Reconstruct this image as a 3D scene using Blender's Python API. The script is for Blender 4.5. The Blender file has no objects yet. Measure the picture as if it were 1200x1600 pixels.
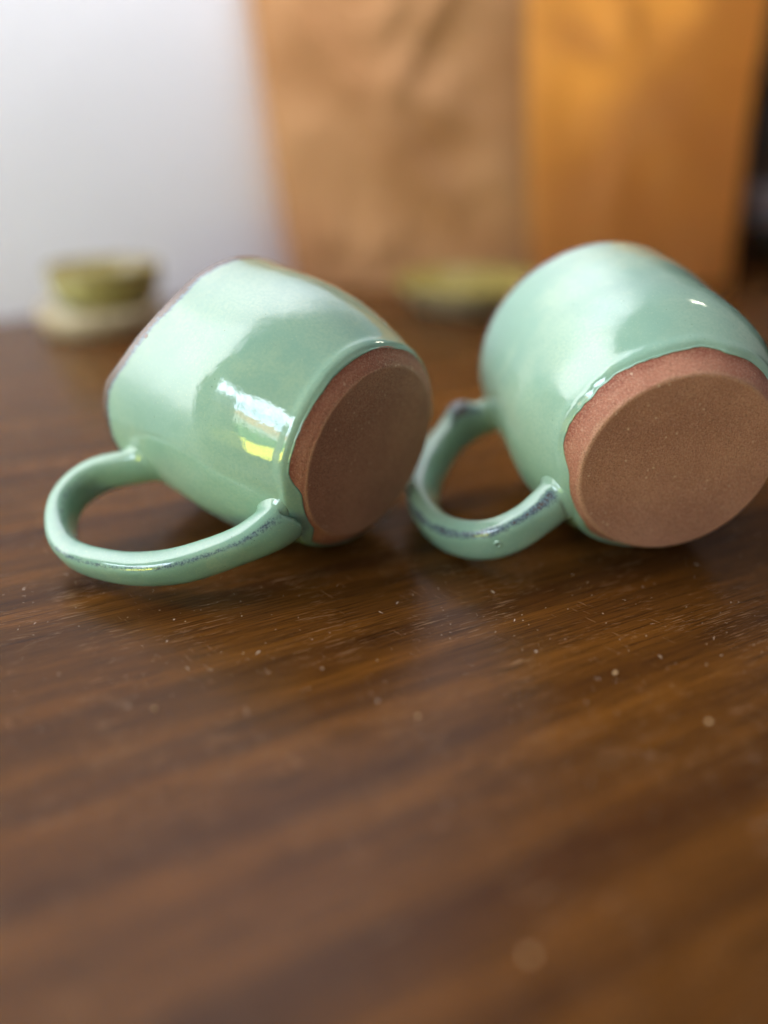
import bpy, bmesh, math, random
from mathutils import Vector, Matrix, noise

# ------------------------------------------------------------------ camera, world, light, exposure
sc = bpy.context.scene
col = sc.collection
sc.cycles.use_denoising = True
sc.cycles.max_bounces = 6
sc.cycles.use_adaptive_sampling = True
sc.cycles.adaptive_threshold = 0.045
sc.cycles.adaptive_min_samples = 24
sc.cycles.sample_clamp_indirect = 6.0
cd = bpy.data.cameras.new('camera')
cam = bpy.data.objects.new('camera', cd)
col.objects.link(cam)
cd.sensor_fit = 'VERTICAL'
cd.sensor_height = 24.0
cd.sensor_width = 18.0
cd.lens = 24.0 * 1202.0 / 1600.0
cd.clip_start = 0.005
cd.clip_end = 60.0
cam.location = (0, 0, 0.134)
cam.rotation_euler = (math.radians(90 - 25.8), 0, 0)
cd.dof.use_dof = True
cd.dof.focus_distance = 0.240
cd.dof.aperture_fstop = 1.2
sc.camera = cam

world = bpy.data.worlds.new('World')
sc.world = world
world.use_nodes = True
wb = world.node_tree.nodes['Background']
wb.inputs[0].default_value = (1.0, 0.96, 0.92, 1)
wb.inputs[1].default_value = 0.20

vs = sc.view_settings
vs.view_transform = 'Standard'
vs.look = 'None'
vs.gamma = 1.0
vs.use_curve_mapping = False
vs.exposure = 0.34


def area_lamp(name, loc, target, w, h, watts, color):
    ld = bpy.data.lights.new(name, 'AREA')
    ld.shape = 'RECTANGLE'
    ld.size = w
    ld.size_y = h
    ld.energy = watts
    ld.color = color
    o = bpy.data.objects.new(name, ld)
    col.objects.link(o)
    o.location = loc
    o.rotation_euler = (Vector(target) - Vector(loc)).to_track_quat('-Z', 'Y').to_euler()
    return o


def az(a, d, z):
    a = math.radians(a)
    return (d * math.sin(a), 0.22 + d * math.cos(a), z)


# the window of the room, behind the camera to the left (sky, a far house front, sunlit lawn)
win = area_lamp('window_light', az(-131, 2.2, 0.52), (-0.02, 0.24, 0.52), 1.25, 1.65, 95.0, (0.90, 0.96, 1.0))
win.data.use_nodes = True
nt = win.data.node_tree
em = nt.nodes['Emission']
geo = nt.nodes.new('ShaderNodeNewGeometry')
sep = nt.nodes.new('ShaderNodeSeparateXYZ')
nt.links.new(geo.outputs['Parametric'], sep.inputs[0])


def lmath(op, a, b=None, c=None):
    n = nt.nodes.new('ShaderNodeMath')
    n.operation = op
    for i, v in enumerate((a, b, c)):
        if v is None:
            continue
        if isinstance(v, (int, float)):
            n.inputs[i].default_value = v
        else:
            nt.links.new(v, n.inputs[i])
    return n.outputs[0]


ramp = nt.nodes.new('ShaderNodeValToRGB')
ramp.color_ramp.interpolation = 'CONSTANT'
els = ramp.color_ramp.elements
stops = [(0.0, (0.85, 0.80, 0.06)), (0.20, (0.05, 0.14, 0.04)), (0.40, (0.30, 0.34, 0.28)),
         (0.50, (0.40, 0.24, 0.14)), (0.60, (0.62, 0.76, 0.92)), (0.80, (0.74, 0.82, 0.90))]
els[0].position, els[0].color = stops[0][0], (*stops[0][1], 1)
els[1].position, els[1].color = stops[1][0], (*stops[1][1], 1)
for p, c in stops[2:]:
    e = els.new(p)
    e.color = (*c, 1)
nt.links.new(sep.outputs['Y'], ramp.inputs[0])
nt.links.new(ramp.outputs[0], em.inputs['Color'])
# glazing bars
bars = lmath('GREATER_THAN', lmath('ABSOLUTE', lmath('SUBTRACT', lmath('FRACT', lmath('MULTIPLY', sep.outputs['X'], 5.0)), 0.5)), 0.40)
barv = lmath('LESS_THAN', lmath('ABSOLUTE', lmath('SUBTRACT', sep.outputs['Y'], 0.70)), 0.012)
bar = lmath('MAXIMUM', bars, barv)
low = lmath('MULTIPLY', lmath('LESS_THAN', sep.outputs['Y'], 0.80), lmath('LESS_THAN', sep.outputs['X'], 0.47))
nt.links.new(lmath('MULTIPLY', lmath('SUBTRACT', 1.0, lmath('MULTIPLY', bar, 0.85)), lmath('SUBTRACT', 1.0, lmath('MULTIPLY', low, 0.93))), em.inputs['Strength'])

# warm light that falls on the bag and the upper wall from the right
wl = bpy.data.lights.new('warm_back_light', 'SPOT')
wl.energy = 60.0
wl.color = (1.0, 0.93, 0.74)
wl.spot_size = math.radians(26)
wl.spot_blend = 0.6
wl.shadow_soft_size = 0.14
wo = bpy.data.objects.new('warm_back_light', wl)
col.objects.link(wo)
wo.location = (0.90, 1.38, 1.02)
wo.rotation_euler = (Vector((0.22, 0.86, 0.26)) - wo.location).to_track_quat('-Z', 'Y').to_euler()
# unseen lamps added to brighten the white wall that the glaze reflects
_wu = Vector((0.77, 0.64, 0)).normalized()
_wn = Vector((_wu.y, -_wu.x, 0))
_p = Vector((-0.30, 0.66, 1.12)) + _wu * 0.10 + _wn * 0.30
area_lamp('added_wall_wash', _p, _p - _wn, 0.9, 1.2, 18.0, (1.0, 0.99, 0.95))
_p = Vector((-0.30, 0.66, 1.00)) - _wu * 0.98 + _wn * 0.17
area_lamp('added_wall_wash', _p, _p - _wn, 1.2, 1.8, 38.0, (1.0, 0.98, 0.90))

# ------------------------------------------------------------------ helpers


def s2l(r, g, b):
    def f(c):
        c /= 255.0
        return c / 12.92 if c <= 0.04045 else ((c + 0.055) / 1.055) ** 2.4
    return (f(r), f(g), f(b), 1.0)


class NB:
    """small node-tree builder"""

    def __init__(self, name):
        self.m = bpy.data.materials.new(name)
        self.m.use_nodes = True
        self.t = self.m.node_tree
        self.b = self.t.nodes['Principled BSDF']
        self.out = self.t.nodes['Material Output']

    def set(self, **kw):
        for k, v in kw.items():
            s = self.b.inputs[k.replace('_', ' ')]
            if isinstance(v, bpy.types.NodeSocket):
                self.t.links.new(v, s)
            else:
                s.default_value = v
        return self

    def link(self, v, s):
        if isinstance(v, bpy.types.NodeSocket):
            self.t.links.new(v, s)
        elif v is not None:
            s.default_value = v

    def coord(self, kind='Object'):
        return self.t.nodes.new('ShaderNodeTexCoord').outputs[kind]

    def mapping(self, v, scale=(1, 1, 1), rot=(0, 0, 0), loc=(0, 0, 0)):
        n = self.t.nodes.new('ShaderNodeMapping')
        self.link(v, n.inputs[0])
        n.inputs['Location'].default_value = loc
        n.inputs['Rotation'].default_value = rot
        n.inputs['Scale'].default_value = scale
        return n.outputs[0]

    def noise(self, v, scale, detail=3.0, rough=0.5, dist=0.0, color=False):
        n = self.t.nodes.new('ShaderNodeTexNoise')
        self.link(v, n.inputs['Vector'])
        n.inputs['Scale'].default_value = scale
        n.inputs['Detail'].default_value = detail
        n.inputs['Roughness'].default_value = rough
        n.inputs['Distortion'].default_value = dist
        return n.outputs['Color' if color else 'Fac']

    def voronoi(self, v, scale, out='Distance', feature='F1'):
        n = self.t.nodes.new('ShaderNodeTexVoronoi')
        n.feature = feature
        self.link(v, n.inputs['Vector'])
        n.inputs['Scale'].default_value = scale
        return n.outputs[out]

    def math(self, op, a, b=None, c=None, clamp=False):
        n = self.t.nodes.new('ShaderNodeMath')
        n.operation = op
        n.use_clamp = clamp
        for i, v in enumerate((a, b, c)):
            self.link(v, n.inputs[i])
        return n.outputs[0]

    def step(self, v, lo, hi, a=0.0, b=1.0):
        n = self.t.nodes.new('ShaderNodeMapRange')
        n.interpolation_type = 'SMOOTHSTEP'
        self.link(v, n.inputs[0])
        n.inputs[1].default_value = lo
        n.inputs[2].default_value = hi
        n.inputs[3].default_value = a
        n.inputs[4].default_value = b
        return n.outputs[0]

    def mix(self, f, a, b, mode='MIX'):
        n = self.t.nodes.new('ShaderNodeMix')
        n.data_type = 'RGBA'
        n.blend_type = mode
        self.link(f, n.inputs['Factor'])
        self.link(a, n.inputs['A'] if False else n.inputs[6])
        self.link(b, n.inputs[7])
        return n.outputs[2]

    def attr(self, name):
        n = self.t.nodes.new('ShaderNodeAttribute')
        n.attribute_name = name
        return n.outputs['Fac']

    def sep(self, v):
        n = self.t.nodes.new('ShaderNodeSeparateXYZ')
        self.link(v, n.inputs[0])
        return n.outputs

    def bump(self, h, strength, dist, prev=None):
        n = self.t.nodes.new('ShaderNodeBump')
        self.link(h, n.inputs['Height'])
        n.inputs['Strength'].default_value = strength
        n.inputs['Distance'].default_value = dist
        if prev is not None:
            self.link(prev, n.inputs['Normal'])
        return n.outputs[0]


def mesh_obj(name, verts, faces, mat, parent=None, attrs=None, smooth=True):
    me = bpy.data.meshes.new(name)
    me.from_pydata([tuple(v) for v in verts], [], faces)
    bm = bmesh.new()
    bm.from_mesh(me)
    bmesh.ops.recalc_face_normals(bm, faces=bm.faces)
    bm.to_mesh(me)
    bm.free()
    if smooth:
        me.polygons.foreach_set('use_smooth', [True] * len(me.polygons))
    if attrs:
        for k, vals in attrs.items():
            a = me.attributes.new(k, 'FLOAT', 'POINT')
            a.data.foreach_set('value', vals)
    me.materials.append(mat)
    o = bpy.data.objects.new(name, me)
    col.objects.link(o)
    if parent is not None:
        o.parent = parent
    return o


def tag(o, label, cat, group=None):
    o['label'] = label
    o['category'] = cat
    if group:
        o['group'] = group
    return o


def empty(name, loc=(0, 0, 0)):
    o = bpy.data.objects.new(name, None)
    o.empty_display_size = 0.02
    col.objects.link(o)
    o.location = loc
    return o


def lathe(profile, n=96, close_bottom=True, close_top=True):
    """profile: list of (r, h); r == 0 makes a pole"""
    verts, faces, rings = [], [], []
    for r, h in profile:
        if r < 1e-7:
            verts.append((0, 0, h))
            rings.append([len(verts) - 1])
        else:
            rings.append(list(range(len(verts), len(verts) + n)))
            for i in range(n):
                t = 2 * math.pi * i / n
                verts.append((r * math.cos(t), r * math.sin(t), h))
    for A, B in zip(rings, rings[1:]):
        for i in range(n):
            j = (i + 1) % n
            if len(A) == 1 and len(B) == 1:
                continue
            if len(A) == 1:
                faces.append((A[0], B[i], B[j]))
            elif len(B) == 1:
                faces.append((A[i], A[j], B[0]))
            else:
                faces.append((A[i], A[j], B[j], B[i]))
    return verts, faces


def grid_faces(nu, nv, wrap_u=False):
    f = []
    for j in range(nv - 1):
        for i in range(nu if wrap_u else nu - 1):
            i2 = (i + 1) % nu
            f.append((j * nu + i, j * nu + i2, (j + 1) * nu + i2, (j + 1) * nu + i))
    return f


def spline(xs, ys):
    """natural cubic spline"""
    n = len(xs)
    h = [xs[i + 1] - xs[i] for i in range(n - 1)]
    a = [0.0] * n; b = [1.0] * n; c = [0.0] * n; d = [0.0] * n
    for i in range(1, n - 1):
        a[i] = h[i - 1]; b[i] = 2 * (h[i - 1] + h[i]); c[i] = h[i]
        d[i] = 6 * ((ys[i + 1] - ys[i]) / h[i] - (ys[i] - ys[i - 1]) / h[i - 1])
    for i in range(1, n):
        w = a[i] / b[i - 1]
        b[i] -= w * c[i - 1]
        d[i] -= w * d[i - 1]
    M = [0.0] * n
    M[-1] = d[-1] / b[-1]
    for i in range(n - 2, -1, -1):
        M[i] = (d[i] - c[i] * M[i + 1]) / b[i]

    def f(x):
        k = 0
        while k < n - 2 and x > xs[k + 1]:
            k += 1
        t = x - xs[k]
        hh = h[k]
        if x > xs[-1]:
            sl = (ys[-1] - ys[-2]) / h[-1] + h[-1] * (M[-2] + 2 * M[-1]) / 6
            return ys[-1] + sl * (x - xs[-1])
        return ys[k] + t * ((ys[k + 1] - ys[k]) / hh - hh * (2 * M[k] + M[k + 1]) / 6) + t * t * M[k] / 2 + t ** 3 * (M[k + 1] - M[k]) / (6 * hh)
    return f


def sst(x, a, b):
    t = min(1.0, max(0.0, (x - a) / (b - a)))
    return t * t * (3 - 2 * t)


# ------------------------------------------------------------------ materials


def glaze_material(name, base, dark, pale, seed, H, pits=()):
    k = NB(name)
    co = k.mapping(k.coord(), loc=(seed, seed * 0.7, 0))
    ob = k.coord()
    big = k.noise(co, 22.0, 3, 0.55)
    c = k.mix(k.step(big, 0.38, 0.64), base, dark)
    c = k.mix(k.step(k.noise(co, 60.0, 4, 0.6), 0.5, 0.75, 0, 0.35), c, pale)
    # fine mottling of the glaze
    mott = k.noise(co, 900.0, 2, 0.6)
    c = k.mix(k.step(mott, 0.35, 0.7, 0.0, 0.5), c, dark)
    c = k.mix(k.step(k.noise(co, 1700.0, 2, 0.7), 0.56, 0.74, 0.0, 0.45), c, pale)
    spk = k.voronoi(co, 420.0)
    spm = k.step(k.noise(co, 130.0, 1), 0.55, 0.62)
    spot = k.math('MULTIPLY', k.step(spk, 0.10, 0.04), spm)
    c = k.mix(k.math('MULTIPLY', spot, 0.7), c, s2l(66, 84, 66))
    # where the glaze runs thin the iron shows through, in purple and brown
    thin = k.attr('thin')
    sn = k.noise(co, 700.0, 4, 0.7)
    sl = k.noise(co, 45.0, 2, 0.5)
    tv = k.math('ADD', thin, k.math('MULTIPLY', k.math('SUBTRACT', sn, 0.5), 1.3))
    tv = k.math('ADD', tv, k.math('MULTIPLY', k.math('SUBTRACT', sl, 0.5), 1.1))
    purple = k.mix(k.step(k.noise(co, 1400.0, 2), 0.4, 0.6), s2l(104, 122, 140), s2l(62, 72, 96))
    c = k.mix(k.step(tv, 0.30, 0.95, 0, 0.9), c, purple)
    c = k.mix(k.step(tv, 0.86, 1.15), c, s2l(94, 68, 50))
    for (p, rad) in pits:
        n = k.t.nodes.new('ShaderNodeVectorMath')
        n.operation = 'DISTANCE'
        k.link(ob, n.inputs[0])
        n.inputs[1].default_value = p
        c = k.mix(k.step(n.outputs['Value'], rad, rad * 0.75), c, s2l(120, 82, 60))
        c = k.mix(k.math('MULTIPLY', k.step(n.outputs['Value'], rad, rad * 0.9), k.step(n.outputs['Value'], rad * 0.6, rad * 0.85)), c, s2l(60, 48, 36))
    rough = k.step(k.noise(co, 160.0, 3), 0.3, 0.7, 0.012, 0.035)
    b1 = k.bump(k.noise(co, 55.0, 3), 0.11, 0.004)
    b2 = k.bump(k.noise(co, 950.0, 2), 0.05, 0.0006, b1)
    k.set(Base_Color=c, Roughness=rough, IOR=1.68, Normal=b2)
    k.b.inputs['Coat Weight'].default_value = 0.0
    return k.m


def clay_material(name, colA, colB, seed, toast=None):
    k = NB(name)
    co = k.mapping(k.coord(), loc=(seed, 0, seed))
    c = k.mix(k.step(k.noise(co, 40.0, 4, 0.6), 0.35, 0.65), colA, colB)
    if toast:                           # the clay fires redder where it meets the glaze
        z = k.math('ADD', k.sep(k.coord())[2], k.math('MULTIPLY', k.math('SUBTRACT', k.noise(co, 120.0, 3), 0.5), toast * 0.5))
        c = k.mix(k.step(z, toast * 0.45, toast * 1.05, 0, 0.8), c, s2l(134, 66, 48))
        c = k.mix(k.step(z, toast * 0.22, toast * 0.02, 0, 0.5), c, s2l(190, 146, 116))
    g = k.noise(co, 1500.0, 3, 0.8)
    c = k.mix(k.step(g, 0.46, 0.66, 0.0, 0.5), c, s2l(206, 160, 132))
    c = k.mix(k.step(k.noise(co, 1900.0, 2, 0.8), 0.50, 0.68, 0.0, 0.55), c, s2l(84, 52, 38))
    v = k.voronoi(co, 620.0)
    m = k.step(k.sep(k.voronoi(co, 620.0, 'Color'))[0], 0.94, 0.97)
    c = k.mix(k.math('MULTIPLY', k.math('MULTIPLY', k.step(v, 0.34, 0.12), 0.55), m), c, s2l(232, 204, 176))
    b = k.bump(g, 0.5, 0.0006)
    b = k.bump(k.noise(co, 90.0, 3), 0.12, 0.002, b)
    k.set(Base_Color=c, Roughness=k.step(g, 0.35, 0.7, 0.75, 0.40), Normal=b)
    k.b.inputs['Specular IOR Level'].default_value = 0.4
    return k.m


def wood_material():
    k = NB('varnished_dark_wood')
    ang = -math.radians(90 - 63.7)
    rot = k.mapping(k.coord(), rot=(0, 0, ang))
    warp = k.mapping(rot, scale=(1.0, 3.0, 1.0))
    w = k.noise(warp, 5.0, 3, 0.5)
    st = k.mapping(rot, scale=(0.6, 26.0, 1.0))
    bands = k.noise(st, 2.6, 4, 0.55, 0.12)
    bands = k.math('ADD', bands, k.math('MULTIPLY', k.math('SUBTRACT', w, 0.5), 0.22))
    c = k.mix(k.step(bands, 0.25, 0.78), s2l(62, 36, 15), s2l(118, 73, 26))
    mid = k.noise(k.mapping(rot, scale=(1.4, 120.0, 1.0)), 3.0, 4, 0.6)
    c = k.mix(k.step(mid, 0.40, 0.68, 0, 0.28), c, s2l(62, 36, 19))
    big = k.noise(k.mapping(rot, scale=(1.0, 2.2, 1.0)), 6.0, 2, 0.5)
    c = k.mix(k.step(big, 0.42, 0.7, 0, 0.25), c, s2l(86, 45, 22))
    fine = k.noise(k.mapping(rot, scale=(7.0, 400.0, 1.0)), 6.0, 3, 0.65)
    c = k.mix(k.step(fine, 0.46, 0.66, 0, 0.8), c, s2l(32, 17, 8))
    # hair scratches in the varnish, mostly along the grain and a few across it
    def scr(rz, sx, sy, lo, hi, sd):
        m = k.mapping(k.mapping(k.coord(), rot=(0, 0, rz)), scale=(sx, sy, 1.0), loc=(sd, sd * 2, 0))
        n = k.noise(m, 8.0, 2, 0.55)
        patch = k.step(k.noise(k.mapping(k.coord(), loc=(sd * 3, 1, 0)), 38.0, 2), 0.47, 0.64)
        return k.math('MULTIPLY', k.step(n, lo, hi), patch)
    s = k.math('MAXIMUM', scr(ang, 9, 330, 0.625, 0.670, 1.3), scr(ang + 0.12, 14, 420, 0.640, 0.680, 4.1))
    s = k.math('MAXIMUM', s, scr(ang + 1.25, 12, 300, 0.670, 0.710, 2.2))
    c = k.mix(k.math('MULTIPLY', s, 0.5), c, s2l(186, 146, 106))
    r = k.step(k.noise(k.mapping(rot, scale=(2, 14, 1)), 9.0, 4, 0.6), 0.3, 0.7, 0.15, 0.27)
    r = k.math('ADD', r, k.math('MULTIPLY', s, 0.2))
    b = k.bump(fine, 0.10, 0.0006)
    b = k.bump(s, 0.15, 0.0004, b)
    k.set(Base_Color=c, Roughness=r, Normal=b)
    k.b.inputs['Specular IOR Level'].default_value = 0.11
    return k.m


def plain(name, c1, c2, scale, rough, bumpd=0.0, bscale=None, spec=0.5):
    k = NB(name)
    co = k.coord()
    n = k.noise(co, scale, 4, 0.55)
    k.set(Base_Color=k.mix(k.step(n, 0.35, 0.65), c1, c2), Roughness=rough)
    k.b.inputs['Specular IOR Level'].default_value = spec
    if bumpd:
        k.set(Normal=k.bump(k.noise(co, bscale or scale * 6, 3), 0.3, bumpd))
    return k.m


def kraft_material(name, trans, ca, cb):
    k = NB(name)
    co = k.coord()
    fib = k.noise(k.mapping(co, scale=(1, 1, 0.25)), 420.0, 4, 0.65)
    c = k.mix(k.step(k.noise(co, 9.0, 3), 0.35, 0.65), ca, cb)
    c = k.mix(k.step(fib, 0.4, 0.7, 0, 0.35), c, s2l(150, 100, 62))
    k.set(Base_Color=c, Roughness=0.8, Normal=k.bump(fib, 0.1, 0.0008))
    k.b.inputs['Specular IOR Level'].default_value = 0.2
    tr = k.t.nodes.new('ShaderNodeBsdfTranslucent')
    tr.inputs[0].default_value = s2l(255, 218, 146)
    mx = k.t.nodes.new('ShaderNodeMixShader')
    mx.inputs[0].default_value = trans
    k.t.links.new(k.b.outputs[0], mx.inputs[1])
    k.t.links.new(tr.outputs[0], mx.inputs[2])
    k.t.links.new(mx.outputs[0], k.out.inputs[0])
    return k.m


# ------------------------------------------------------------------ setting: wall, table
M_wall = plain('white_wall_paint', s2l(229, 231, 245), s2l(226, 228, 242), 3.0, 0.6, 0.0006, 300.0, 0.3)
M_wood = wood_material()

WU = Vector((0.77, 0.64, 0)).normalized()         # direction in which the wall runs
WN = Vector((WU.y, -WU.x, 0))                     # towards the room
W0 = Vector((-0.30, 0.66, 0))


def box_between(p0, p1, depth_dir, depth, z0, z1):
    a, b = Vector(p0), Vector(p1)
    c, d = b + depth_dir * depth, a + depth_dir * depth
    v = [Vector((q.x, q.y, z)) for z in (z0, z1) for q in (a, b, c, d)]
    f = [(0, 1, 2, 3), (4, 5, 6, 7), (0, 1, 5, 4), (1, 2, 6, 5), (2, 3, 7, 6), (3, 0, 4, 7)]
    return v, f


v, f = box_between(W0 - WU * 1.25, W0 + WU * 2.4, -WN, 0.1, -0.75, 2.3)
wall = mesh_obj('wall', v, f, M_wall, smooth=False)
wall['kind'] = 'structure'

# table top: a slab whose rear edge follows the wall, with a rounded front edge
tb = bmesh.new()
TG = Vector((0.897, 0.443, 0)).normalized()       # along the grain
TW = Vector((-TG.y, TG.x, 0))


def on_wall(g):                                    # where the line at grain offset g meets the wall
    p = TG * g
    w = ((W0 + WN * 0.004 - p).dot(WN)) / TW.dot(WN)
    return p + TW * w


pts = [on_wall(-0.062), on_wall(1.25), TG * 1.25 - TW * 0.75, TG * -0.062 - TW * 0.75]
vb = [tb.verts.new((p.x, p.y, -0.035)) for p in pts]
vt = [tb.verts.new((p.x, p.y, 0.0)) for p in pts]
tb.faces.new(vb[::-1])
tb.faces.new(vt)
for i in range(4):
    j = (i + 1) % 4
    tb.faces.new((vb[i], vb[j], vt[j], vt[i]))
bmesh.ops.recalc_face_normals(tb, faces=tb.faces)
bmesh.ops.bevel(tb, geom=[e for e in tb.edges], offset=0.004, segments=3, profile=0.5, affect='EDGES')
me = bpy.data.meshes.new('tabletop')
tb.to_mesh(me)
tb.free()
me.materials.append(M_wood)
table = empty('table', (0, 0, -0.74))
tag(table, 'dark brown varnished wooden table with scratches under the mugs', 'table')
top = bpy.data.objects.new('tabletop', me)
col.objects.link(top)
top.parent = table
top.location = (0, 0, 0.74)
for p in (pts[0] + TG * 0.06 - TW * 0.16, pts[1] - TG * 0.10 - TW * 0.16, pts[2] - TG * 0.10 + TW * 0.08, pts[3] + TG * 0.06 + TW * 0.08):
    lv, lf = box_between(p - TG * 0.03 - TW * 0.03, p + TG * 0.03 - TW * 0.03, TW, 0.06, 0.0, 0.703)
    mesh_obj('leg', lv, lf, M_wood, table, smooth=False)
M_floor = plain('floor_tiles', s2l(120, 104, 88), s2l(104, 90, 76), 4.0, 0.5)
fl_v = [(-4, -4, -0.742), (4, -4, -0.742), (4, 4, -0.742), (-4, 4, -0.742)]
floor = mesh_obj('floor', fl_v, [(0, 1, 2, 3)], M_floor, smooth=False)
floor['kind'] = 'structure'

# ------------------------------------------------------------------ the two mugs


def axis_frame(azr, elr):
    a = Vector((math.cos(elr) * math.sin(azr), math.cos(elr) * math.cos(azr), math.sin(elr)))
    e1 = a.cross(Vector((0, 0, 1))).normalized()
    e2 = e1.cross(a)
    return a, e1, e2


def make_mug(P, rim_f, notch, handle_phi, path, width, thick, base_flare, mats, seed, ridge=1.0, ridge_w=17.0, fillet=0.004, peak=0.0):
    R0, hg, Rg, r1, r2, r3, r4, H, cx, cy, cz, azr, elr = P
    M_glaze, M_ring, M_base = mats
    a, e1, e2 = axis_frame(azr, elr)
    root = empty('mug')
    root.matrix_world = Matrix((
        (e1.x, -e2.x, a.x, cx), (e1.y, -e2.y, a.y, cy), (e1.z, -e2.z, a.z, cz), (0, 0, 0, 1)))
    sp = spline([hg, .28 * H, .55 * H, .8 * H, H], [Rg, r1, r2, r3, r4])

    def prof(h):
        return R0 + (Rg - R0) * max(h, 0) / hg if h < hg else sp(h)

    def dirv(phi):                      # phi in the (e1, e2) frame -> local xy
        return Vector((math.cos(phi), -math.sin(phi), 0))

    def wob(phi, h, amp=0.00035):
        d = dirv(phi)
        return amp * 2 * noise.noise(Vector((d.x * 1.6 + seed, d.y * 1.6, h * 38.0)))

    def gl(phi):                        # height of the glaze line above the base
        dphi = (math.degrees(phi) - notch[0] + 180) % 360 - 180
        k = 1 - notch[2] * (1 - sst(abs(dphi), notch[1] * 0.45, notch[1]))
        d = dirv(phi)
        return hg * k * (1.0 + 0.14 * noise.noise(Vector((d.x * 3 + seed, d.y * 3, 5))) + 0.05 * noise.noise(Vector((d.x * 14, d.y * 14, seed))))

    def rimh(phi):
        d = dirv(phi)
        return (rim_f(math.degrees(phi) % 360) * 1e-3 if rim_f else H) + 0.0006 * noise.noise(Vector((d.x * 2.5, d.y * 2.5, seed + 9)))

    # glazed wall, outside and inside, one surface
    N, MO = 224, 100
    verts, thin = [], []
    rows = 0
    wall_t = 0.0040

    def add_row(fn):
        nonlocal rows
        for i in range(N):
            phi = 2 * math.pi * i / N
            r, h, t = fn(phi)
            d = dirv(phi)
            verts.append((d.x * r, d.y * r, h))
            thin.append(t)
        rows += 1
    add_row(lambda p: (prof(gl(p)) - 0.0006, gl(p) + 0.0004, 0.12))
    add_row(lambda p: (prof(gl(p)) + 0.0001, gl(p) + 0.0000, 0.12))
    for q in range(MO + 1):
        s = (q / MO) ** 1.15

        def fn(p, s=s):
            g, top_ = gl(p) + 0.00035, rimh(p) - 0.0015
            h = g + (top_ - g) * s
            lip = 0.00055 * sst(h - g, 0, 0.0012) + 0.00035 * math.exp(-((h - g - 0.0022) / 0.0016) ** 2)
            t = 1.35 * sst(h, top_ - 0.0050, top_ - 0.0006) + 0.12 * (1 - sst(h - g, 0.0, 0.0012))
            return prof(h) + lip + wob(p, h), h, t
        add_row(fn)
    for q in range(1, 8):               # rounded lip
        u = math.pi * q / 8

        def fn(p, u=u):
            tp = rimh(p)
            rc = prof(tp - 0.0015) + wob(p, tp) + 0.0005 - wall_t / 2
            return rc + wall_t / 2 * math.cos(u), tp - 0.0015 + 0.0018 * math.sin(u), 1.15
        add_row(fn)
    for q in range(0, 41):
        s = q / 40

        def fn(p, s=s):
            top_ = rimh(p) - 0.0015
            h = top_ + (0.008 - top_) * s
            r = prof(max(h, hg)) - wall_t
            if s > 0.85:
                r *= 1 - 0.25 * ((s - 0.85) / 0.15) ** 2
            return r, h, 0.9 * sst(h, top_ - 0.004, top_)
        add_row(fn)
    faces = grid_faces(N, rows, True)
    verts.append((0, 0, 0.0072))
    thin.append(0.0)
    last = (rows - 1) * N
    for i in range(N):
        faces.append((last + i, last + (i + 1) % N, len(verts) - 1))
    mesh_obj('body', verts, faces, M_glaze, root, {'thin': thin})

    # unglazed bevelled foot and flat base of bare clay
    ring = []
    for q in range(0, 15):
        s = q / 14
        h = (hg * 1.55) * s
        ring.append((prof(min(h, hg)) + (0 if h < hg else (sp(h) - Rg)) - 0.0002 - (0.0012 if q == 14 else 0), h))
    pr = [(R0 - 0.0011, -0.00003), (R0 - 0.0008, 0.00000), (R0 - 0.0004, 0.00008), (R0 - 0.0001, 0.00025), (R0 + 0.00015, 0.00048)] + ring[2:]
    v, f = lathe(pr, 160)

    def uneven(v):
        return [(x * (1 + 0.004 * noise.noise(Vector((x * 60, y * 60, seed)))), y * (1 + 0.004 * noise.noise(Vector((x * 60, y * 60, seed)))), z) for x, y, z in v]
    mesh_obj('foot', uneven(v), f, M_ring, root)
    pr = [(0, 0.0005)] + [((R0 - 0.0011) * s, 0.0005 - 0.00051 * s ** 3) for s in (0.15, 0.3, 0.45, 0.6, 0.75, 0.88, 0.96, 1.0)]
    v, f = lathe(pr, 160)
    mesh_obj('base', uneven(v), f, M_base, root)

    # strap handle swept along its own curve in the plane through the mug's axis
    hp = [Vector((math.nan,) * 2)] * 0
    n = len(path)
    cum = [0.0]
    for i in range(1, n):
        cum.append(cum[-1] + math.dist(path[i], path[i - 1]))
    fh = spline(cum, [p[0] for p in path])
    fr_ = spline(cum, [p[1] for p in path])
    S, K = 190, 44
    D = dirv(handle_phi)
    NN = Vector((0, 0, 1)).cross(D)
    if (root.matrix_world.to_3x3() @ NN).z < 0:
        NN = -NN                        # points up in the world
    verts, thin = [], []
    for j in range(S + 1):
        t = cum[-1] * j / S
        h, r = fh(t) * 1e-3, fr_(t) * 1e-3
        dt = 0.05
        tg = Vector((fh(min(t + dt, cum[-1])) - fh(max(t - dt, 0)), fr_(min(t + dt, cum[-1])) - fr_(max(t - dt, 0)))).normalized()
        nrm = Vector((-tg.y, tg.x))     # in-plane normal (h, r)
        mid = Vector((0.045, 0.062))
        if nrm.dot(Vector((h, r)) - mid) < 0:
            nrm = -nrm
        d = max(0.0, r - prof(h))
        near = j / S
        grow = base_flare * (1 - sst(d, 0.0, 0.014)) if near > 0.5 else 0.0
        w = width * (1 + 0.10 * math.sin(near * 5.1 + seed)) * (1 + grow)
        th = thick * (1 + 0.08 * math.sin(near * 7.3 + seed)) * (1 + grow)
        ctr = D * r + Vector((0, 0, h))
        nv = D * nrm.y + Vector((0, 0, nrm.x))
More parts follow.
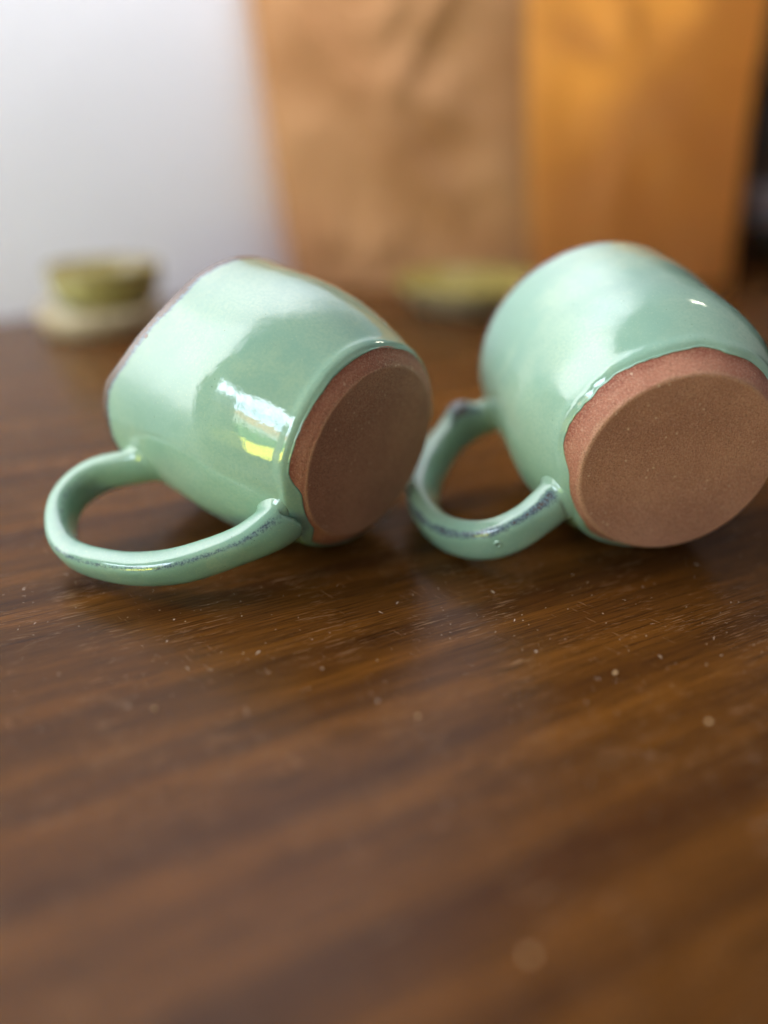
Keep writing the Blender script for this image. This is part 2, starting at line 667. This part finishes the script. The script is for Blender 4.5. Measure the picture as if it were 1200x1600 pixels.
        for i in range(K):
            u = 2 * math.pi * i / K
            cu, su = math.cos(u), math.sin(u)
            ex = 2 / (2.05 + 0.7 * sst(d, 0.001, 0.014))
            x = math.copysign(abs(cu) ** ex, cu)
            y = math.copysign(abs(su) ** ex, su)
            wobb = 1 + 0.05 * noise.noise(Vector((near * 9, cu * 1.2 + seed, su * 1.2)))
            off = nv * (x * th / 2 * wobb) + NN * (y * w / 2 * wobb)
            pk = peak * math.exp(-((near - 0.115) / 0.045) ** 2)
            if y > 0:
                off += NN * (y * 0.0045 * pk) + nv * (y * 0.0015 * pk)
            p = ctr + off
            sd = math.hypot(p.x, p.y) - prof(p.z) - 0.0004
            if sd < fillet:             # rounded fillet where the strap runs into the wall
                q = min(1.0, (fillet - sd) / fillet)
                rad = Vector((p.x, p.y, 0)).normalized()
                tng = off - rad * off.dot(rad)              # slide along the wall only
                tng = tng.normalized() if tng.length > 1e-5 else Vector()
                p2 = p + tng * (fillet * 0.6 * q ** 2)
                hh = p2.z if p2.z > 0.006 else 0.002 + 0.004 * math.exp((p2.z - 0.006) / 0.004)
                rho = math.hypot(p2.x, p2.y)
                want = prof(hh) + 0.0004 + sd
                p = Vector((p2.x / rho * want, p2.y / rho * want, hh))
            verts.append(p)
            du = (math.degrees(u) - 52 + 180) % 360 - 180          # the upper outer ridge
            du2 = (math.degrees(u) - 132 + 180) % 360 - 180        # the upper inner ridge
            tv = ridge * (0.80 * math.exp(-(du / ridge_w) ** 2) * (0.55 + 0.45 * sst(near, 0.2, 0.6) + 0.10 * sst(near, 0.7, 0.85)) + 0.42 * math.exp(-(du2 / 15.0) ** 2))
            tv *= 1 - 0.8 * sst(d, 0.004, 0.0) if d < 0.004 else 1
            tv += 0.75 * pk * sst(su, 0.35, 0.9)
            thin.append(tv)
    faces = grid_faces(K, S + 1, True)
    faces.append(tuple(range(K)))
    faces.append(tuple(range(S * K, S * K + K)))
    mesh_obj('handle', verts, faces, M_glaze, root, {'thin': thin})
    return root


clayA = clay_material('red_clay_foot', s2l(182, 122, 98), s2l(166, 104, 82), 1.0, 0.0033)
clayA2 = clay_material('red_clay_foot_wide', s2l(182, 122, 98), s2l(166, 104, 82), 2.0, 0.0076)
clayB = clay_material('brown_clay_base', s2l(182, 128, 103), s2l(166, 113, 90), 4.0)

PL = [0.0310, 0.0033, 0.03575, 0.04247, 0.0461, 0.04636, 0.04727, 0.0795, -0.00388, 0.24095, 0.03926, -0.86204, 0.15628]
PR = [0.03227, 0.00763, 0.03698, 0.04389, 0.04599, 0.04672, 0.04641, 0.0886, 0.09386, 0.22693, 0.04008, -0.09621, 0.15411]
g_left = glaze_material('celadon_glaze_yellow_green', s2l(150, 180, 156), s2l(130, 168, 150), s2l(174, 194, 160), 0.0, 0.08, [((-0.0393, -0.0263, 0.0692), 0.0009)])
g_right = glaze_material('celadon_glaze_teal_green', s2l(160, 188, 165), s2l(138, 174, 156), s2l(178, 198, 170), 3.0, 0.09)

RIM = [(0, 79), (30, 77), (60, 75), (92, 73.3), (101, 72), (113, 71), (125, 70.2), (135, 70.6), (144, 72.3), (152, 74.8), (163, 79.2),
       (170, 82.6), (177, 84.5), (184, 85), (200, 85), (240, 84.5), (300, 82), (360, 79)]
mugL = make_mug(PL, spline([q[0] for q in RIM], [q[1] for q in RIM]), (204, 30, 0.8), math.radians(207),
                [(66, 42.5), (70, 47), (76, 53), (82.5, 62), (82.5, 72.5), (75, 81.5), (62.5, 86.3), (48, 83.5), (35, 77.5), (24, 69), (16.5, 59.5), (11.0, 50.5), (8.2, 43.5), (6.8, 38), (6.2, 33)],
                0.0135, 0.0092, 0.30, (g_left, clayA, clayB), 1.7, ridge=0.78, ridge_w=14.0, fillet=0.0030)
tag(mugL, 'tipped over green glazed mug with brown rim edge and dark base, lying on the left', 'mug', 'green mugs lying on the table')

mugR = make_mug(PR, None, (203, 34, 0.55), math.radians(207),
                [(78, 42), (80, 47), (80, 52), (79.5, 58), (76, 66.5), (66, 75.5), (54, 81.5), (42, 84), (28, 82), (15, 76), (7, 68), (4, 60), (4.5, 52), (7.5, 44), (11, 37)],
                0.0145, 0.0105, 0.2, (g_right, clayA2, clayB), 5.3, ridge=1.12, ridge_w=24.0, peak=1.0, fillet=0.0028)
tag(mugR, 'larger looking blue green mug with wide reddish brown base, cut by the right edge', 'mug', 'green mugs lying on the table')

# burst bubble in the glaze of the right handle
def pinhole(root, loc, nrm, R, r, mats):
    verts = []
    prof = [(0.0, -0.3 * r), (0.35 * R, -0.25 * r), (0.62 * R, 0.1 * r), (0.80 * R, 0.8 * r), (1.0 * R, 0.95 * r), (1.25 * R, 0.55 * r), (1.7 * R, -0.25 * r)]
    q = Vector(nrm).to_track_quat('Z', 'Y')
    v, f = lathe(prof[2:], 24)
    o = mesh_obj('pinhole', v, f, mats[0], root, {'thin': [0.0] * len(v)})
    o.location, o.rotation_mode, o.rotation_quaternion = loc, 'QUATERNION', q
    v, f = lathe([(0.0, 0.0), (0.35 * R, 0.02 * r), (0.70 * R, 0.25 * r)], 24)
    p = mesh_obj('bare_spot', v, f, mats[1], o)
    return o


pinhole(mugR, (-0.05596, 0.0270, -0.00047), (-0.197, 0.069, -0.978), 0.0010, 0.0006, (g_right, plain('scorched_spot', s2l(58, 56, 52), s2l(84, 74, 62), 900.0, 0.4)))

# ------------------------------------------------------------------ things behind, out of focus
M_kraft = kraft_material('kraft_paper_double', 0.15, s2l(190, 144, 106), s2l(178, 130, 92))
M_kraft1 = kraft_material('kraft_paper_single_lit', 0.62, s2l(206, 164, 112), s2l(196, 152, 100))  # single layer lets light through; colour also lightened for the glowing right side


def make_bag():
    base = [Vector((-0.088, 0.790)), Vector((0.147, 0.776)), Vector((0.356, 0.822)), Vector((0.30, 0.93)), Vector((0.0, 0.945))]
    topp = [Vector((-0.130, 0.792)), Vector((0.105, 0.764)), Vector((0.338, 0.826)), Vector((0.30, 0.96)), Vector((-0.01, 0.955))]
    per = [40, 34, 14, 34, 16]
    hgt, rows = 0.305, 60
    verts = []
    nu = sum(per)
    for j in range(rows + 1):
        s = j / rows
        for k in range(5):
            a0 = base[k].lerp(topp[k], (s * 0.76) ** 0.8)
            a1 = base[(k + 1) % 5].lerp(topp[(k + 1) % 5], (s * 0.76) ** 0.8)
            nn = Vector((a1 - a0)).normalized()
            nn = Vector((nn.y, -nn.x))
            for i in range(per[k]):
                u = i / per[k]
                p = a0.lerp(a1, u)
                z = hgt * s
                edge = math.sin(math.pi * u) ** 0.6 if k < 2 else 0.4
                q = Vector((p.x * 9, p.y * 9, z * 9))
                rid = 1 - abs(noise.noise(q + Vector((3, 1, 7)))) * 2
                rid2 = 1 - abs(noise.noise(q * 2.1 + Vector((9, 4, 2)))) * 2
                dsp = edge * (0.010 * rid + 0.004 * rid2)
                if k == 0:              # the crossing folds in the front of the bag
                    f1 = (z - 0.10) - 0.95 * (0.62 - u) * 0.30
                    f2 = (z - 0.19) + 1.1 * (0.55 - u) * 0.30
                    dsp += 0.009 * math.exp(-abs(f1) / 0.016) * sst(u, 0.05, 0.3) * (1 - sst(u, 0.6, 0.8))
                    dsp += 0.010 * math.exp(-abs(f2) / 0.014) * sst(u, 0.4, 0.55) * (1 - sst(u, 0.75, 0.95))
                verts.append((p.x + nn.x * dsp, p.y + nn.y * dsp, z + 0.0006))
    faces = grid_faces(nu, rows + 1, True)
    faces.append(tuple(range(nu)))
    o = mesh_obj('paper_bag', verts, faces, M_kraft)
    o.data.materials.append(M_kraft1)
    for pl in o.data.polygons:
        if per[0] <= (pl.index % nu) < nu and len(pl.vertices) == 4:
            pl.material_index = 1
    sol = o.modifiers.new('thickness', 'SOLIDIFY')
    sol.thickness = 0.0005
    return o


bag = make_bag()
tag(bag, 'creased brown kraft paper bag standing upright behind the mugs', 'paper bag')

# shallow olive dish in front of the bag
M_olive = plain('olive_glaze', s2l(172, 156, 86), s2l(152, 136, 72), 30.0, 0.25)
M_cream = plain('bare_cream_stoneware', s2l(196, 180, 152), s2l(180, 162, 132), 30.0, 0.5)
M_bowl = plain('green_olive_glaze', s2l(186, 182, 128), s2l(158, 148, 92), 14.0, 0.2)
M_brownrim = plain('brown_glaze', s2l(150, 134, 84), s2l(126, 106, 60), 14.0, 0.25)
M_pale = plain('pale_blue_grey_glaze', s2l(164, 172, 160), s2l(182, 172, 148), 22.0, 0.35)


def lathe_obj(name, prof, mat, parent, n=80):
    v, f = lathe(prof, n)
    return mesh_obj(name, v, f, mat, parent)


dish = empty('dish', (0.076, 0.700, 0.0))
dish.scale = (1.10, 1.10, 1.0)
tag(dish, 'shallow olive glazed dish with pale outer wall in front of the bag', 'dish')
lathe_obj('outer_wall', [(0, 0.001), (0.036, 0.001), (0.040, 0.0), (0.043, 0.003), (0.051, 0.009), (0.059, 0.020)], M_cream, dish)
lathe_obj('inside', [(0.0592, 0.0195), (0.0605, 0.0230), (0.0600, 0.0250), (0.0585, 0.0240), (0.050, 0.013), (0.040, 0.007), (0.02, 0.005), (0, 0.005)], M_olive, dish)

# small bowl on a pale round saucer near the wall
sau = empty('saucer', (-0.222, 0.612, 0.0))
sau.scale = (1.13, 1.13, 1.0)
tag(sau, 'thick pale blue grey saucer under the small olive bowl', 'saucer')
lathe_obj('well', [(0.0, 0.016), (0.020, 0.016), (0.033, 0.0175)], M_pale, sau)
lathe_obj('wall', [(0.033, 0.0176), (0.0395, 0.0200), (0.0412, 0.0190), (0.0405, 0.010), (0.038, 0.002), (0.035, 0.0), (0, 0.001)], M_cream, sau)
bowl = empty('bowl', (-0.215, 0.612, 0.0164))
bowl.scale = (1.07, 1.07, 0.95)
tag(bowl, 'small olive green bowl with brown rim standing on the pale saucer', 'bowl')
lathe_obj('outer_wall', [(0, 0.0012), (0.020, 0.0012), (0.023, 0.0), (0.028, 0.003), (0.0355, 0.011), (0.0385, 0.020), (0.0388, 0.028)], M_bowl, bowl)
lathe_obj('rim', [(0.0389, 0.0278), (0.0393, 0.0325), (0.0382, 0.0340), (0.0368, 0.0330), (0.0360, 0.026)], M_brownrim, bowl)
lathe_obj('inside', [(0.0360, 0.0262), (0.034, 0.017), (0.026, 0.008), (0.012, 0.005), (0, 0.005)], M_bowl, bowl)

# dark cabinet beyond the bag, and a dark jar with a pale band in front of it
M_dark = plain('dark_stained_wood', s2l(40, 24, 12), s2l(28, 18, 10), 8.0, 0.5)
M_jar = plain('dark_bottle_glass', s2l(36, 30, 14), s2l(26, 22, 10), 12.0, 0.2)
M_band = plain('pale_grey_band', s2l(120, 126, 140), s2l(104, 110, 124), 20.0, 0.4)
cab = empty('cabinet', (0.55, 1.12, 0.001))
tag(cab, 'dark brown cabinet beyond the bag at the right edge', 'cabinet')
K0 = Vector((0.40, 1.06, 0))
for nm, (u0, u1, z0, z1, w0, dep) in (('side_panel', (0.0, 0.02, 0.0, 0.40, 0.0, 0.14)), ('side_panel', (0.68, 0.70, 0.0, 0.40, 0.0, 0.14)),
                                     ('back_panel', (0.021, 0.679, 0.0, 0.40, 0.12, 0.019)), ('shelf', (0.021, 0.679, 0.0, 0.02, 0.0, 0.119)),
                                     ('shelf', (0.021, 0.679, 0.19, 0.21, 0.0, 0.119)), ('top_panel', (0.021, 0.679, 0.38, 0.40, 0.0, 0.119))):
    ux = Vector((1.0, 0.10, 0)).normalized()
    dn = Vector((-ux.y, ux.x, 0))
    p0 = K0 + ux * u0 + dn * w0
    p1 = K0 + ux * u1 + dn * w0
    v, f = box_between(p0, p1, dn, dep, z0, z1)
    v = [q - Vector((0.55, 1.12, 0)) for q in v]
    mesh_obj(nm, v, f, M_dark, cab, smooth=False)
jar = empty('jar', (0.462, 0.955, 0.0))
tag(jar, 'dark jar with a pale blue grey band, half hidden behind the bag', 'jar')
lathe_obj('body', [(0, 0.0015), (0.030, 0.0015), (0.034, 0.0), (0.036, 0.004), (0.0365, 0.05), (0.0365, 0.15), (0.034, 0.165), (0.022, 0.18), (0.0, 0.18)], M_jar, jar)
lathe_obj('band', [(0.0366, 0.046), (0.0373, 0.047), (0.0373, 0.089), (0.0366, 0.090)], M_band, jar)
lathe_obj('lid', [(0.0, 0.1802), (0.024, 0.1802), (0.0255, 0.182), (0.0255, 0.20), (0.0235, 0.203), (0, 0.203)], M_dark, jar)

# ------------------------------------------------------------------ dust and crumbs on the table
rng = random.Random(11)
M_dust = plain('pale_dust', s2l(206, 190, 168), s2l(170, 148, 122), 500.0, 0.8)
M_crumb = plain('pale_crumb', s2l(218, 182, 130), s2l(190, 150, 104), 300.0, 0.7)


def blob(bm, x, y, sx, sy, sz, rz):
    m = Matrix.Translation((x, y, sz * 0.5)) @ Matrix.Rotation(rz, 4, 'Z') @ Matrix.Diagonal((sx, sy, sz, 1))
    r = bmesh.ops.create_icosphere(bm, subdivisions=1, radius=0.5, matrix=m)
    for vv in r['verts']:
        vv.co.x += rng.uniform(-0.15, 0.15) * sx
        vv.co.y += rng.uniform(-0.15, 0.15) * sy


bm = bmesh.new()
for i in range(1000):
    y = 0.12 + 0.26 * rng.random() ** 1.4
    x = rng.uniform(-0.55, 0.55) * (y + 0.08)
    s = rng.uniform(0.00016, 0.00040) * (1.9 if rng.random() < 0.10 else 1)
    blob(bm, x, y, s, s * rng.uniform(0.6, 1), s * 0.5, rng.uniform(0, 3))
for i in range(46):                     # lint fibres
    y = 0.15 + 0.12 * rng.random()
    x = rng.uniform(-0.5, 0.5) * (y + 0.05)
    blob(bm, x, y, rng.uniform(0.0008, 0.0022), 0.00008, 0.00008, rng.uniform(0, 3.1))
me = bpy.data.meshes.new('dust')
bm.to_mesh(me)
bm.free()
me.materials.append(M_dust)
dust = bpy.data.objects.new('dust', me)
col.objects.link(dust)
dust['kind'] = 'stuff'
dust['label'] = 'pale dust specks and lint scattered over the dark tabletop'

crumbs = [(0.0645, 0.1735, 0.0016, 'tan crumb on the table right of centre below the right mug'),
          (-0.0600, 0.1585, 0.0012, 'tan crumb alone on the table at the left'),
          (0.0830, 0.1535, 0.0014, 'tan crumb on the table near the right edge'),
          (0.0088, 0.1555, 0.0011, 'tan crumb at the middle of the bare tabletop'),
          (0.0265, 0.0910, 0.0016, 'blurred pale crumb nearest to the lower right corner')]
for x, y, s, lab in crumbs:
    bm = bmesh.new()
    blob(bm, 0, 0, s, s * 0.8, s * 0.6, rng.uniform(0, 3))
    me = bpy.data.meshes.new('crumb')
    bm.to_mesh(me)
    bm.free()
    me.polygons.foreach_set('use_smooth', [True] * len(me.polygons))
    me.materials.append(M_crumb)
    o = bpy.data.objects.new('crumb', me)
    col.objects.link(o)
    o.location = (x, y, 0.0)
    tag(o, lab, 'crumb', 'crumbs on the table')
